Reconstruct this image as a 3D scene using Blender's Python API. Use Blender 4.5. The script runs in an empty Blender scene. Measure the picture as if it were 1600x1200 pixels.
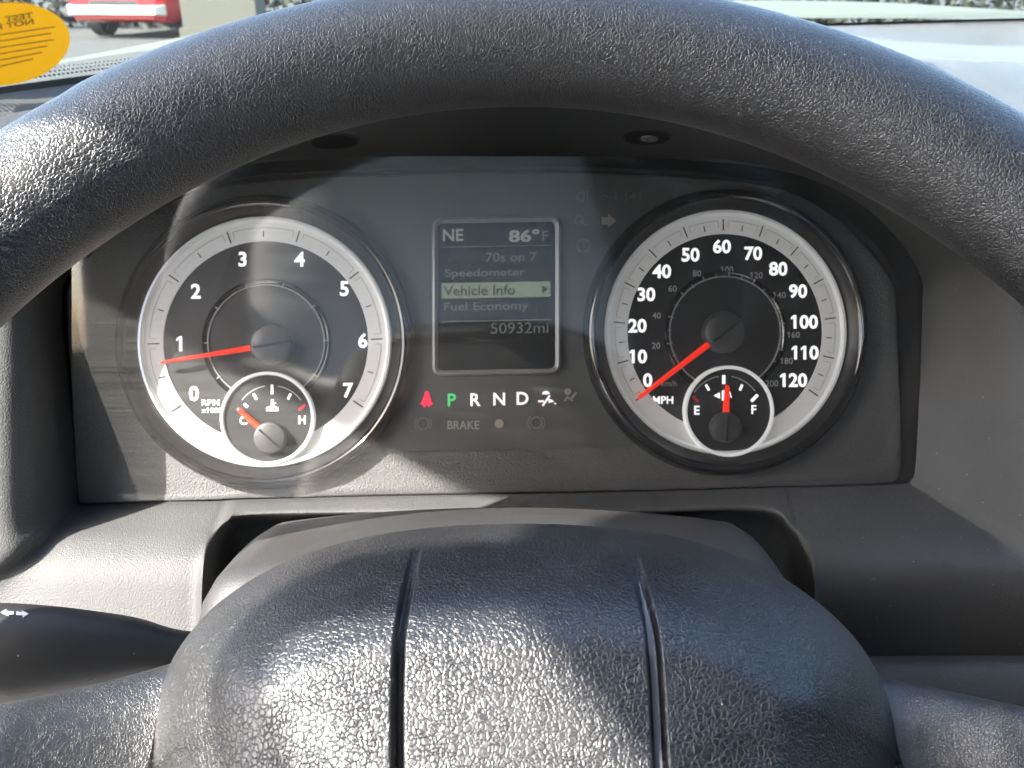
import bpy, bmesh, math, random
import numpy as np
from mathutils import Vector, Matrix, Euler
from mathutils.bvhtree import BVHTree

random.seed(7)
R = math.radians
SC = bpy.context.scene
COL = SC.collection

# ------------------------------------------------------------------ camera, sky, sun, exposure
EYE = Vector((0, 0, 1.55))            # the lens is held 1.55 m above the ground, just behind the wheel
PITCH = 24.0                          # looking down at the instrument cluster
FPX = 1440.0                          # focal length in pixels of a 1600 px wide picture
DASH = Matrix.Translation(EYE) @ Matrix.Rotation(R(-PITCH), 4, 'X')   # frame of the tilted dashboard: x right, y away, z up the dash

cam = bpy.data.cameras.new('camera')
cam.sensor_width = 36.0
cam.lens = 36.0 * FPX / 1600.0
cam.clip_start = 0.01
cam.clip_end = 500
cam.dof.use_dof = True
cam.dof.focus_distance = 0.27
cam.dof.aperture_fstop = 34
camo = bpy.data.objects.new('camera', cam)
COL.objects.link(camo)
camo.matrix_world = DASH @ Matrix.Rotation(R(90), 4, 'X')
SC.camera = camo

SUN_DASH = Vector((-.62, -.62, .48)).normalized()          # towards the sun, in the dashboard's frame
SUN = (DASH.to_3x3() @ SUN_DASH).normalized()
elev = math.asin(SUN.z)
azim = math.atan2(SUN.x, SUN.y)
world = bpy.data.worlds.new('World')
SC.world = world
world.use_nodes = True
nt = world.node_tree
sky = nt.nodes.new('ShaderNodeTexSky')
sky.sky_type = 'NISHITA'
sky.sun_disc = False
sky.sun_elevation = elev
sky.sun_rotation = azim
sky.air_density = 1.0
sky.dust_density = 2.5
nt.links.new(sky.outputs[0], nt.nodes['Background'].inputs[0])
nt.nodes['Background'].inputs[1].default_value = 0.15
sl = bpy.data.lights.new('sun', 'SUN')
sl.energy = 3.7
sl.angle = R(0.53)
sl.color = (1, .955, .885)
so = bpy.data.objects.new('sun', sl)
COL.objects.link(so)
so.rotation_euler = (-SUN).to_track_quat('-Z', 'Y').to_euler()

SC.view_settings.view_transform = 'Standard'
SC.view_settings.look = 'None'
SC.view_settings.exposure = 2.7
SC.view_settings.gamma = 1.0
SC.view_settings.use_curve_mapping = False
SC.render.engine = 'CYCLES'
SC.cycles.use_denoising = True
SC.cycles.max_bounces = 5
SC.cycles.diffuse_bounces = 3
SC.cycles.glossy_bounces = 3
SC.cycles.use_adaptive_sampling = True
SC.cycles.adaptive_threshold = .03
SC.cycles.transparent_max_bounces = 12
SC.cycles.sample_clamp_indirect = 6
SC.cycles.caustics_reflective = False
SC.cycles.caustics_refractive = False

# ------------------------------------------------------------------ materials
MATS = {}


def mat(name, col=(.5, .5, .5), rough=.5, spec=.5, metal=0., emis=None, estr=0., coat=0.):
    m = bpy.data.materials.new(name)
    m.use_nodes = True
    b = m.node_tree.nodes['Principled BSDF']
    b.inputs['Base Color'].default_value = (*col, 1)
    b.inputs['Roughness'].default_value = rough
    b.inputs['Specular IOR Level'].default_value = spec
    b.inputs['Metallic'].default_value = metal
    b.inputs['Coat Weight'].default_value = coat
    if emis:
        b.inputs['Emission Color'].default_value = (*emis, 1)
        b.inputs['Emission Strength'].default_value = estr
    MATS[name] = m
    return m


class N:
    """small helper to wire nodes"""
    def __init__(self, m):
        self.t = m.node_tree
        self.b = self.t.nodes['Principled BSDF']

    def new(self, typ, **kw):
        n = self.t.nodes.new('ShaderNode' + typ)
        for k, v in kw.items():
            setattr(n, k, v)
        return n

    def ln(self, a, b):
        self.t.links.new(a, b)

    def coords(self):
        return self.new('TexCoord').outputs['Object']

    def noise(self, vec, scale, detail=3, rough=.55):
        n = self.new('TexNoise')
        n.inputs['Scale'].default_value = scale
        n.inputs['Detail'].default_value = detail
        n.inputs['Roughness'].default_value = rough
        self.ln(vec, n.inputs['Vector'])
        return n

    def math(self, op, a, b=None, clamp=False):
        n = self.new('Math', operation=op)
        n.use_clamp = clamp
        for i, x in enumerate((a, b)):
            if x is None:
                continue
            if isinstance(x, (int, float)):
                n.inputs[i].default_value = x
            else:
                self.ln(x, n.inputs[i])
        return n.outputs[0]

    def rng(self, x, a, b, c=0., d=1.):
        n = self.new('MapRange')
        n.inputs[1].default_value, n.inputs[2].default_value = a, b
        n.inputs[3].default_value, n.inputs[4].default_value = c, d
        self.ln(x, n.inputs[0])
        return n.outputs[0]

    def mix(self, f, a, b):
        n = self.new('Mix', data_type='RGBA')
        if isinstance(f, (int, float)):
            n.inputs[0].default_value = f
        else:
            self.ln(f, n.inputs[0])
        for i, x in ((6, a), (7, b)):
            if isinstance(x, tuple):
                n.inputs[i].default_value = (*x, 1)
            else:
                self.ln(x, n.inputs[i])
        return n.outputs[2]

    def bump(self, h, dist, strength=1.):
        n = self.new('Bump')
        n.inputs['Distance'].default_value = dist
        n.inputs['Strength'].default_value = strength
        self.ln(h, n.inputs['Height'])
        self.ln(n.outputs[0], self.b.inputs['Normal'])
        self.ln(n.outputs[0], self.b.inputs['Coat Normal'])
        return n


def dust(n, vec, scale, base, lo=.0, hi=.062, col=(.42, .4, .36)):
    """sparse pale dust specks lying on the surface"""
    v = n.new('TexVoronoi')
    v.inputs['Scale'].default_value = scale
    n.ln(vec, v.inputs['Vector'])
    near = n.rng(v.outputs['Distance'], hi, hi * .4, 0, 1)
    sel = n.new('SeparateColor')
    n.ln(v.outputs['Color'], sel.inputs[0])
    pick = n.math('GREATER_THAN', sel.outputs[0], .45)
    return n.mix(n.math('MULTIPLY', near, pick), base, col)


def leather(name, scale, dist, base, rough, stretch=(1, 1, 1), specks=True, coat=.6):
    m = mat(name, base, rough, .9, coat=coat)
    m.node_tree.nodes['Principled BSDF'].inputs['Coat Roughness'].default_value = .42
    n = N(m)
    co = n.coords()
    mp = n.new('Mapping')
    mp.inputs['Scale'].default_value = stretch
    n.ln(co, mp.inputs['Vector'])
    warp = n.noise(mp.outputs[0], scale * .45, 2)
    add = n.new('VectorMath', operation='MULTIPLY_ADD')
    n.ln(warp.outputs['Color'], add.inputs[0])
    add.inputs[1].default_value = (1.9 / scale,) * 3
    n.ln(mp.outputs[0], add.inputs[2])
    v1 = n.new('TexVoronoi', feature='DISTANCE_TO_EDGE')
    v1.inputs['Scale'].default_value = scale
    n.ln(add.outputs[0], v1.inputs['Vector'])
    v2 = n.new('TexVoronoi')
    v2.inputs['Scale'].default_value = scale * 1.9
    n.ln(add.outputs[0], v2.inputs['Vector'])
    creases = n.rng(v1.outputs['Distance'], 0, .20, 0, 1)
    creases = n.math('POWER', creases, .6)
    peb = n.rng(v2.outputs['Distance'], .1, .8, 1, 0)
    big = n.noise(co, scale * .16, 2)
    depth = n.rng(big.outputs['Fac'], .3, .7, .55, 1.15)
    h = n.math('ADD', n.math('MULTIPLY', creases, .85), n.math('MULTIPLY', peb, .28))
    h = n.math('MULTIPLY', h, depth)
    fine = n.noise(co, scale * 5, 2)
    h = n.math('ADD', h, n.math('MULTIPLY', fine.outputs['Fac'], .10))
    n.bump(h, dist)
    c = n.mix(creases, tuple(x * .55 for x in base), base)
    if specks:
        c = dust(n, co, 250, c)
    n.ln(c, n.b.inputs['Base Color'])
    worn = n.noise(co, 22, 4)                       # patches polished by hands
    n.ln(n.rng(worn.outputs['Fac'], .36, .64, rough - .10, rough + .08), n.b.inputs['Roughness'])
    return m


def grain(name, base, rough, scale, dist, specks=0, spec=.5, var=.12):
    m = mat(name, base, rough, spec)
    n = N(m)
    co = n.coords()
    a = n.noise(co, scale, 2, .6)
    v = n.new('TexVoronoi')
    v.inputs['Scale'].default_value = scale * .8
    n.ln(co, v.inputs['Vector'])
    h = n.math('ADD', a.outputs['Fac'], n.math('MULTIPLY', v.outputs['Distance'], -.7))
    n.bump(h, dist)
    lo = n.noise(co, 14, 4)
    c = n.mix(n.rng(lo.outputs['Fac'], .3, .7), tuple(x * (1 - var) for x in base), tuple(x * (1 + var) for x in base))
    if specks:
        c = dust(n, co, specks, c)
    n.ln(c, n.b.inputs['Base Color'])
    n.ln(n.rng(lo.outputs['Fac'], .3, .7, rough - .05, rough + .06), n.b.inputs['Roughness'])
    return m


def pane(name, tint, dusty, dustcol, streak, refl=.09, haze=.06):
    """clear sheet: mostly lets light through, mirrors a little, carries a thin film of dust and pale streaks"""
    m = bpy.data.materials.new(name)
    m.use_nodes = True
    t = m.node_tree
    t.nodes.remove(t.nodes['Principled BSDF'])
    out = t.nodes['Material Output']
    tr = t.nodes.new('ShaderNodeBsdfTransparent')
    tr.inputs[0].default_value = (*tint, 1)
    gl = t.nodes.new('ShaderNodeBsdfGlossy')
    gl.inputs['Roughness'].default_value = haze
    lw = t.nodes.new('ShaderNodeLayerWeight')          # the same from both sides of the thin sheet
    lw.inputs[0].default_value = .5
    pw = t.nodes.new('ShaderNodeMath')
    pw.operation = 'POWER'
    pw.inputs[1].default_value = 5
    t.links.new(lw.outputs['Facing'], pw.inputs[0])
    fr = t.nodes.new('ShaderNodeMapRange')
    fr.inputs[3].default_value, fr.inputs[4].default_value = refl, 1
    t.links.new(pw.outputs[0], fr.inputs[0])
    m1 = t.nodes.new('ShaderNodeMixShader')
    t.links.new(fr.outputs[0], m1.inputs[0])
    t.links.new(tr.outputs[0], m1.inputs[1])
    t.links.new(gl.outputs[0], m1.inputs[2])
    df = t.nodes.new('ShaderNodeBsdfDiffuse')
    df.inputs[0].default_value = (*dustcol, 1)
    tc = t.nodes.new('ShaderNodeTexCoord')
    mp = t.nodes.new('ShaderNodeMapping')
    mp.inputs['Scale'].default_value = streak
    t.links.new(tc.outputs['Object'], mp.inputs['Vector'])
    nz = t.nodes.new('ShaderNodeTexNoise')
    nz.inputs['Scale'].default_value = 1
    nz.inputs['Detail'].default_value = 5
    t.links.new(mp.outputs[0], nz.inputs['Vector'])
    rg = t.nodes.new('ShaderNodeMapRange')
    rg.inputs[1].default_value, rg.inputs[2].default_value = .3, .75
    rg.inputs[3].default_value, rg.inputs[4].default_value = dusty * .55, dusty * 1.6
    t.links.new(nz.outputs['Fac'], rg.inputs[0])
    m2 = t.nodes.new('ShaderNodeMixShader')
    t.links.new(rg.outputs[0], m2.inputs[0])
    t.links.new(m1.outputs[0], m2.inputs[1])
    t.links.new(df.outputs[0], m2.inputs[2])
    t.links.new(m2.outputs[0], out.inputs['Surface'])
    MATS[name] = m
    return m


leather('rim_leather', 930, .00016, (.010, .010, .0102), .47, coat=.5)
leather('hub_leather', 880, .00014, (.008, .008, .0085), .45, coat=.4)
leather('spoke_plastic', 1500, .00008, (.011, .0115, .012), .48, coat=1.0)
grain('dash_plastic', (.070, .0705, .070), .55, 1900, .00017, specks=260, spec=.35, var=.18)
grain('dash_soft', (.095, .10, .10), .52, 1500, .00012)
grain('shroud_plastic', (.040, .0395, .039), .48, 2600, .00006, specks=260)
grain('face_plastic', (.094, .0945, .093), .5, 1500, .00026, var=.2)
grain('plate_plastic', (.080, .0815, .0815), .6, 5000, .00002)
grain('stalk_plastic', (.018, .019, .020), .5, 3600, .00004, specks=150)
grain('knee_vinyl', (.06, .057, .053), .6, 900, .0002)
mat('channel_black', (.008, .009, .011), .45)
mat('shade_black', (.004, .004, .005), .6)
mat('gloss_black', (.006, .006, .007), .07, .8)
mat('satin_black', (.010, .010, .011), .35)
mat('dial_black', (.020, .021, .022), .45)
mat('cap_black', (.055, .055, .056), .42)
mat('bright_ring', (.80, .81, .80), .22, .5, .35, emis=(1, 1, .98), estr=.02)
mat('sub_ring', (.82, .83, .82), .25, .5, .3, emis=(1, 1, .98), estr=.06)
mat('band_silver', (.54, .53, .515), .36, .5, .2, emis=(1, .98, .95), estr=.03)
mat('tick_dark', (.02, .02, .02), .5)
mat('band_line', (.30, .30, .29), .45)
mat('white_print', (.85, .85, .86), .5, .3, emis=(1, 1, 1), estr=.16)
mat('grey_print', (.45, .45, .45), .5)
mat('line_grey', (.36, .36, .36), .4)
mat('needle_red', (.85, .02, .005), .35, .4, emis=(1, .03, .005), estr=.10)
mat('sub_needle', (.85, .05, .015), .35, .4, emis=(1, .06, .01), estr=.08)
mat('red_mark', (.6, .02, .04), .5, emis=(1, .02, .05), estr=.02)
mat('frame_grey', (.23, .23, .23), .3, .5)
mat('lcd', (.006, .008, .010), .3, .5)
mat('lcd_dim', (.08, .09, .08), .4, emis=(.60, .72, .60), estr=.010)
mat('lcd_mid', (.11, .12, .11), .4, emis=(.72, .80, .68), estr=.015)
mat('lcd_bright', (.22, .23, .21), .4, emis=(.75, .85, .70), estr=.024)
mat('lcd_bar', (.05, .06, .045), .4, emis=(.46, .58, .38), estr=.048)
mat('lcd_ink', (.01, .012, .01), .4)
mat('lamp_red', (.5, .02, .05), .4, emis=(1, .02, .08), estr=.17)
mat('lamp_green', (.05, .4, .12), .4, emis=(.12, .85, .25), estr=.10)
mat('lamp_white', (.6, .55, .56), .4, emis=(1, .86, .88), estr=.17)
mat('lamp_off', (.33, .30, .27), .5)
mat('lamp_faint', (.17, .165, .155), .5)
mat('channel_lit', (.22, .22, .225), .35)
mat('arrow_white', (.75, .75, .75), .5)
mat('sticker_yellow', (.80, .38, .002), .5, .3, emis=(1, .44, .0), estr=.05)  # glow painted in for sky light coming through the sticker
mat('sticker_ink', (.22, .12, .004), .6)
mat('frit', (.02, .022, .022), .4)
mat('car_red', (.55, .012, .02), .25, .5, coat=.6)
mat('car_dark', (.012, .013, .015), .15)
mat('tyre', (.015, .015, .015), .8)
mat('wheel_metal', (.55, .55, .56), .3, .5, .7)
mat('chrome_pale', (.7, .7, .68), .25, .5, .4)
mat('truck_white', (.08, .085, .05), .5, .25)
mat('headliner', (.17, .17, .17), .9)
mat('trim_grey', (.045, .045, .047), .8)
mat('stucco', (.09, .088, .07), .8)
pane('lens_plastic', (.98, .98, .98), .038, (.62, .60, .56), (26, 26, 900), .10)  # dust film; its streaks also paint in mirrored glare
pane('windshield_glass', (.92, .97, .94), .010, (.6, .6, .56), (14, 14, 14), .07, .01)

# asphalt and hedge outside
m = mat('asphalt', (.06, .06, .06), .9)
n = N(m)
a = n.noise(n.coords(), 2.2, 8, .7)
n.ln(n.mix(n.rng(a.outputs['Fac'], .3, .7), (.028, .031, .029), (.055, .058, .053)), n.b.inputs['Base Color'])
m = mat('foliage', (.07, .09, .05), .8)
n = N(m)
a = n.noise(n.coords(), 9, 4)
n.ln(n.mix(n.rng(a.outputs['Fac'], .35, .65), (.022, .027, .020), (.042, .050, .034)), n.b.inputs['Base Color'])

# ------------------------------------------------------------------ builders
ORG = {}          # root object -> its base in the dashboard frame


def tag(o, label=None, cat=None, group=None, kind=None):
    if label:
        o['label'] = label
    if cat:
        o['category'] = cat
    if group:
        o['group'] = group
    if kind:
        o['kind'] = kind
    return o


def thing(name, label, cat, base, dash=True):
    o = bpy.data.objects.new(name, None)
    o.empty_display_size = .01
    COL.objects.link(o)
    base = Vector(base)
    o.matrix_world = (DASH if dash else Matrix.Translation(EYE)) @ Matrix.Translation(base)
    ORG[o] = base
    return tag(o, label, cat)


def base_of(o):
    while o.parent:
        o = o.parent
    return ORG.get(o, Vector())


def mesh_obj(name, verts, faces, material, parent=None, smooth=None, dash=True, mats=None, fmat=None):
    """one mesh object; verts are in the frame of its thing (dashboard frame or eye-centred world frame)"""
    b = base_of(parent) if parent else Vector()
    me = bpy.data.meshes.new(name)
    me.from_pydata([tuple(Vector(v) - b) for v in verts], [], faces)
    me.update()
    bm = bmesh.new()
    bm.from_mesh(me)
    bmesh.ops.recalc_face_normals(bm, faces=bm.faces)
    bm.to_mesh(me)
    bm.free()
    for k in (mats or [material]):
        me.materials.append(MATS[k])
    if fmat:
        for p, i in zip(me.polygons, fmat):
            p.material_index = i
    if smooth is not None:
        for p in me.polygons:
            p.use_smooth = True
        me.set_sharp_from_angle(angle=R(smooth))
    o = bpy.data.objects.new(name, me)
    COL.objects.link(o)
    if parent:
        o.parent = parent
    else:
        o.matrix_world = DASH if dash else Matrix.Translation(EYE)
    return o


def PX(px, py, d):
    return Vector(((px - 800) * d / FPX, d, (600 - py) * d / FPX))


def grid_faces(nu, nv, cu=False, cv=False):
    f = []
    for i in range(nu if cu else nu - 1):
        for j in range(nv if cv else nv - 1):
            i2, j2 = (i + 1) % nu, (j + 1) % nv
            f.append((i * nv + j, i * nv + j2, i2 * nv + j2, i2 * nv + j))
    return f


def catmull(pts, closed, sub):
    n = len(pts)
    out = []
    for i in range(n if closed else n - 1):
        p0 = pts[(i - 1) % n] if closed or i > 0 else pts[0]
        p1, p2 = pts[i], pts[(i + 1) % n]
        p3 = pts[(i + 2) % n] if closed or i + 2 < n else pts[-1]
        for k in range(sub):
            t = k / sub
            out.append(.5 * ((2 * p1) + (p2 - p0) * t + (2 * p0 - 5 * p1 + 4 * p2 - p3) * t * t + (3 * p1 - p0 - 3 * p2 + p3) * t ** 3))
    if not closed:
        out.append(pts[-1])
    return out


def round_poly(pts, rad, n=5):
    """soften the inner corners of an open polyline; rad is one radius or one per inner corner"""
    out = [pts[0]]
    for i in range(1, len(pts) - 1):
        r = rad[i - 1] if isinstance(rad, (list, tuple)) else rad
        a, b, c = pts[i - 1], pts[i], pts[i + 1]
        la, lc = (a - b).length, (c - b).length
        p = b + (a - b) * min(r / la, .45)
        q = b + (c - b) * min(r / lc, .45)
        for k in range(n + 1):
            t = k / n
            out.append((1 - t) ** 2 * p + 2 * t * (1 - t) * b + t * t * q)
    out.append(pts[-1])
    return out


# ------------------------------------------------------------------ the cab around it (out of view: it only shades and mirrors)
def wface(name, quads, material, kind='structure', parent=None):
    v, f = [], []
    for q in quads:
        f.append(tuple(range(len(v), len(v) + len(q))))
        v += [Vector(p) for p in q]
    o = mesh_obj(name, v, f, material, parent, dash=False)
    if kind and not parent:
        o['kind'] = kind
    return o


XL, XR = -.50, 1.25
head = [(-1.0, .50), (-.5, .535), (-.32, .515), (-.2, .468), (-.156, .458), (-.119, .455), (-.05, .445), (-.008, .422), (.018, .374), (.056, .329), (.088, .305), (.151, .25), (.30, .115), (.46, -.05)]
TOPZ = .56
q = []
for x in (XL, XR):
    for (y0, z0), (y1, z1) in zip(head, head[1:]):
        q.append([(x, y0, z0), (x, y1, z1), (x, y1, z1 + .08), (x, y0, z0 + .08)])
    q.append([(x, -1.0, -.9), (x, -1.0, -.16), (x, .95, -.16), (x, .95, -.9)])
    if x == XL:                                  # door pillar widened and rear sill raised to hide window reflections
        q.append([(x, -.50, -.16), (x, -.225, -.16), (x, -.225, .50), (x, -.50, .54)])
        q.append([(x, -1.0, -.16), (x, -.50, -.16), (x, -.50, .22), (x, -1.0, .22)])
    else:                                        # passenger window walled up to cut light from the right
        q.append([(x, -1.0, -.16), (x, .1, -.16), (x, .1, .5), (x, -1.0, .55)])
wface('cab_side_wall', q, 'trim_grey')
shade_loop_c = catmull([Vector((XL + .02, y_, z_)) for y_, z_ in ((-.140, .475), (-.130, .440), (-.110, .400), (-.094, .362), (-.100, .343), (-.130, .338), (-.185, .340), (-.203, .355), (-.207, .400), (-.207, .475))], False, 6)  # added loop, out of view, shaped to shade the hub's top and left edge
v = []
for k, p in enumerate(shade_loop_c):
    t_ = (shade_loop_c[min(k + 1, len(shade_loop_c) - 1)] - shade_loop_c[max(k - 1, 0)]).normalized()
    s_ = t_.cross(Vector((1, 0, 0)))
    v += [p + s_ * a_ + Vector((b_, 0, 0)) for a_, b_ in ((-.0125, -.0015), (-.0125, .0015), (.0125, .0015), (.0125, -.0015))]
cw = bpy.data.objects['cab_side_wall']
mesh_obj('hub_shade_loop', v, grid_faces(len(shade_loop_c), 4, cv=True), 'trim_grey', None, 60, dash=False)
st_o = bpy.data.objects['hub_shade_loop']
st_o.parent = cw
st_o.matrix_parent_inverse = cw.matrix_world.inverted()
rv = []
for y_, z_ in [p for p in head if p[0] < .03] + [(.06, .36)]:
    for x_, dz in ((XL - .03, .012), (XL + .03, .05), (XL + .14, .085), (.0, .10), (.75, .10), (XR - .14, .085), (XR - .03, .05), (XR + .03, .012)):
        edge = abs(x_ - .375) / .9
        rv.append(Vector((x_, y_ + .08 * (1 - edge) * max(0, (y_ + .3) / .36), z_ + dz)))
hl = mesh_obj('cab_headliner', rv, grid_faces(len(rv) // 8, 8), 'headliner', dash=False, smooth=60)
hl['kind'] = 'structure'
wface('cab_rear_wall', [[(XL, -1.0, -.9), (XR, -1.0, -.9), (XR, -1.0, .62), (XL, -1.0, .62)]], 'trim_grey')
wface('cab_floor', [[(XL, -1.0, -.9), (XR, -1.0, -.9), (XR, 1.0, -.9), (XL, 1.0, -.9)]], 'trim_grey')

# driver's seat behind the lens: it is what the clear cluster lens mirrors
m = mat('seat_cloth', (.78, .775, .76), .85, .2)
n = N(m)
mp = n.new('Mapping')
mp.inputs['Scale'].default_value = (5, 30, 34)
n.ln(n.coords(), mp.inputs['Vector'])
a = n.noise(mp.outputs[0], 1, 3)
n.bump(a.outputs['Fac'], .007)
ds = thing('driver_seat', 'grey cloth driver seat mirrored faintly in the clear gauge lens', 'seat', (0, -.30, -.62), dash=False)


def cushion(name, rows_, parent):
    v_ = []
    for c_, hw_, ht_, up in rows_:
        for k_ in range(32):
            an = 2 * math.pi * k_ / 32
            ca, sa = math.cos(an), math.sin(an)
            ca = math.copysign(abs(ca) ** .55, ca)
            sa = math.copysign(abs(sa) ** .7, sa)
            bol = 1 + .35 * max(0, abs(ca) - .6)
            v_.append(Vector(c_) + Vector((ca * hw_, 0, 0)) + Vector(up) * (sa * ht_ * bol))
    f_ = grid_faces(len(rows_), 32, cv=True) + [tuple(range(31, -1, -1)), tuple(range((len(rows_) - 1) * 32, len(rows_) * 32))]
    return mesh_obj(name, v_, f_, 'seat_cloth', parent, 60)


UPB = (0, .93, .36)
cushion('backrest', [((0, -.40 - .30 * t, -.52 + .74 * t), .27 - .05 * t * t, .06 + .02 * math.sin(3 * t), UPB) for t in [k / 10 for k in range(11)]], ds)
cushion('headrest', [((0, -.63 - .03 * t, .26 + .17 * t), .13 * (1 - .4 * abs(2 * t - 1) ** 3), .05, UPB) for t in [k / 6 for k in range(7)]], ds)
cushion('seat_cushion', [((0, -.45 + .60 * t, -.47 + .03 * t), .28, .07 * (1 - .3 * t ** 4), (0, 0, 1)) for t in [k / 8 for k in range(9)]], ds)  # cushion raised and drawn forward to bounce sun up under the brow

# windshield: ruled sheet from the cowl to the roof
base_c = catmull([Vector(p) for p in ((-.56, .44, -.095), (-.46, .56, -.085), (-.354, .70, -.0735), (-.2, .90, -.066), (0, 1.05, -.060), (.4, 1.2, -.0545), (.8, 1.24, -.050), (1.1, 1.1, -.06), (1.3, .55, -.09))], False, 8)
top_c = catmull([Vector(p) for p in ((-.50, .02, .37), (-.45, .05, .41), (-.38, .08, .435), (-.2, .12, .46), (0, .14, .47), (.4, .15, .475), (.8, .12, .46), (1.1, .06, .43), (1.24, .0, .38))], False, 8)
nb = len(base_c)


def wind(i, t, off=0.):
    a, b = base_c[i], top_c[i]
    p = a.lerp(b, t)
    p = p + Vector((0, .10, .05)) * math.sin(math.pi * t)
    if off:
        tx = base_c[min(i + 1, nb - 1)] - base_c[max(i - 1, 0)]
        nrm = tx.cross(b - a).normalized()
        if nrm.y > 0:
            nrm = -nrm
        p = p + nrm * off
    return p


ws = thing('windshield', 'clear windshield glass with dotted black edge above the dashboard', 'windshield', (0, 1.05, -.06), dash=False)
NV = 16
mesh_obj('glass_sheet', [wind(i, k / NV) for i in range(nb) for k in range(NV + 1)], grid_faces(nb, NV + 1), 'windshield_glass', ws, 60)
# printed black edge and its dots
v = [wind(i, t, .002) for i in range(nb) for t in (-.02, .003)]
mesh_obj('black_edge', v, grid_faces(nb, 2), 'frit', ws, 60)
dv, df = [], []


def wind_s(s, t, off):
    i = int(s)
    f = s - i
    return wind(i, t, off).lerp(wind(min(i + 1, nb - 1), t, off), f)


acc = 0.
lens = [0.]
for i in range(nb - 1):
    acc += (base_c[i + 1] - base_c[i]).length
    lens.append(acc)
step = .0036
row = 0
for r_, (tt, rad) in enumerate(((.0080, .0013), (.0120, .0011), (.0158, .0008))):
    s = step * (.5 if r_ % 2 else 0)
    while s < acc:
        i = max(k for k in range(nb) if lens[k] <= s)
        if i < nb - 1:
            c = i + (s - lens[i]) / (lens[i + 1] - lens[i])
            p = wind_s(c, tt, .0022)
            if -.5 < p.x < .9:
                e1 = (base_c[min(i + 1, nb - 1)] - base_c[i]).normalized()
                e2 = (top_c[i] - base_c[i]).normalized()
                k0 = len(dv)
                for k in range(6):
                    an = k * math.pi / 3
                    dv.append(p + (e1 * math.cos(an) + e2 * math.sin(an)) * rad)
                df.append(tuple(range(k0, k0 + 6)))
        s += step
o = mesh_obj('edge_dots', dv, df, 'frit', ws)
o['kind'] = 'stuff'


def ray_w(px, py):
    d = DASH.to_3x3() @ Vector(((px - 800) / FPX, 1, (600 - py) / FPX))
    return d


wbvh = BVHTree.FromPolygons([wind(i, k / NV, .003) for i in range(nb) for k in range(NV + 1)], grid_faces(nb, NV + 1))


def on_glass(px, py):
    loc, nrm, idx, dist = wbvh.ray_cast(Vector(), ray_w(px, py).normalized())
    return loc


# ------------------------------------------------------------------ dashboard: bezel, brow, dash top
B, E_, C_, O_ = .392, .362, .352, .346
cols = [  # back | edge | chamfer | outer, as direction and distance from the eye
    ((128, 787, B), (82, 838, E_), (34, 884, C_), (-200, 1100, O_)),
    ((121, 780, B), (60, 832, .355), (14, 870, .346), (-320, 1000, O_)),
    ((118, 740, B), (49, 800, .355), (5, 800, .346), (-320, 800, O_)),
    ((110, 620, B), (48, 620, .355), (4, 620, .346), (-320, 620, O_)),
    ((98, 480, B), (50, 450, .355), (6, 440, .346), (-320, 420, O_)),
    ((110, 425, B), (62, 370, .345), (20, 340, .335), (-300, 250, .36)),
    ((170, 350, B), (110, 265, .315), (90, 240, .308), (-100, 200, .345)),
    ((270, 285, B), (250, 172, .288), (245, 152, .284), (222, 135, .31)),
    ((400, 255, B), (400, 95, .274), (400, 78, .272), (400, 62, .30)),
    ((560, 248, B), (560, 55, .27), (560, 35, .268), (560, 20, .30)),
    ((775, 243, B), (775, 42, .27), (775, 22, .268), (775, 10, .30)),
    ((1000, 246, B), (1000, 52, .27), (1000, 32, .268), (1000, 18, .30)),
    ((1210, 264, B), (1210, 85, .27), (1210, 62, .268), (1210, 45, .30)),
    ((1330, 310, B), (1370, 160, .28), (1378, 130, .275), (1400, 90, .30)),
    ((1400, 370, B), (1470, 290, .31), (1490, 260, .302), (1600, 180, .345)),
    ((1438, 430, B), (1520, 370, .345), (1560, 350, .335), (1900, 300, .36)),
    ((1441, 480, B), (1538, 430, E_), (1590, 420, C_), (1950, 420, O_)),
    ((1437, 600, B), (1562, 600, E_), (1612, 600, C_), (1950, 620, O_)),
    ((1431, 720, B), (1572, 790, E_), (1622, 800, C_), (1950, 800, O_)),
    ((1424, 750, B), (1562, 834, E_), (1612, 876, C_), (1950, 1000, O_)),
    ((1405, 757, B), (1535, 842, E_), (1545, 886, C_), (1700, 1032, .364)),
    ((1330, 760, B), (1400, 842, E_), (1400, 886, C_), (1400, 1032, .364)),
    ((1245, 762, B), (1290, 842, E_), (1290, 886, C_), (1290, 1032, .364)),
    ((1232, 762, B), (1252, 838, .3635), (1268, 888, .356), (1272, 1032, .366)),
    ((1222, 762, B), (1236, 826, .3665), (1246, 850, .40), (1255, 1000, .43)),
    ((1185, 763, B), (1190, 797, .377), (1192, 815, .41), (1192, 1000, .45)),
    ((1000, 768, B), (1000, 800, .378), (1000, 818, .41), (1000, 1000, .45)),
    ((775, 772, B), (775, 800, .378), (775, 818, .41), (775, 1000, .45)),
    ((560, 776, B), (560, 802, .378), (560, 820, .41), (560, 1000, .45)),
    ((400, 780, B), (388, 805, .376), (388, 825, .41), (388, 1000, .45)),
    ((368, 781, B), (352, 818, .369), (358, 842, .41), (360, 1000, .45)),
    ((352, 782, B), (330, 838, .363), (322, 884, .354), (320, 1032, .348)),
    ((335, 783, B), (308, 838, E_), (302, 883, C_), (298, 1032, O_)),
    ((250, 784, B), (225, 838, E_), (215, 883, C_), (215, 1032, O_)),
    ((170, 787, B), (130, 838, E_), (110, 884, C_), (60, 1032, O_)),
]
db = thing('dashboard', 'dark grey grained plastic dashboard surrounding the gauges behind the steering wheel', 'dashboard', PX(775, 900, .36))
rings = []
for k in range(4):
    rings.append(catmull([PX(*c[k]) for c in cols], True, 6))
NC = len(rings[0])
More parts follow.
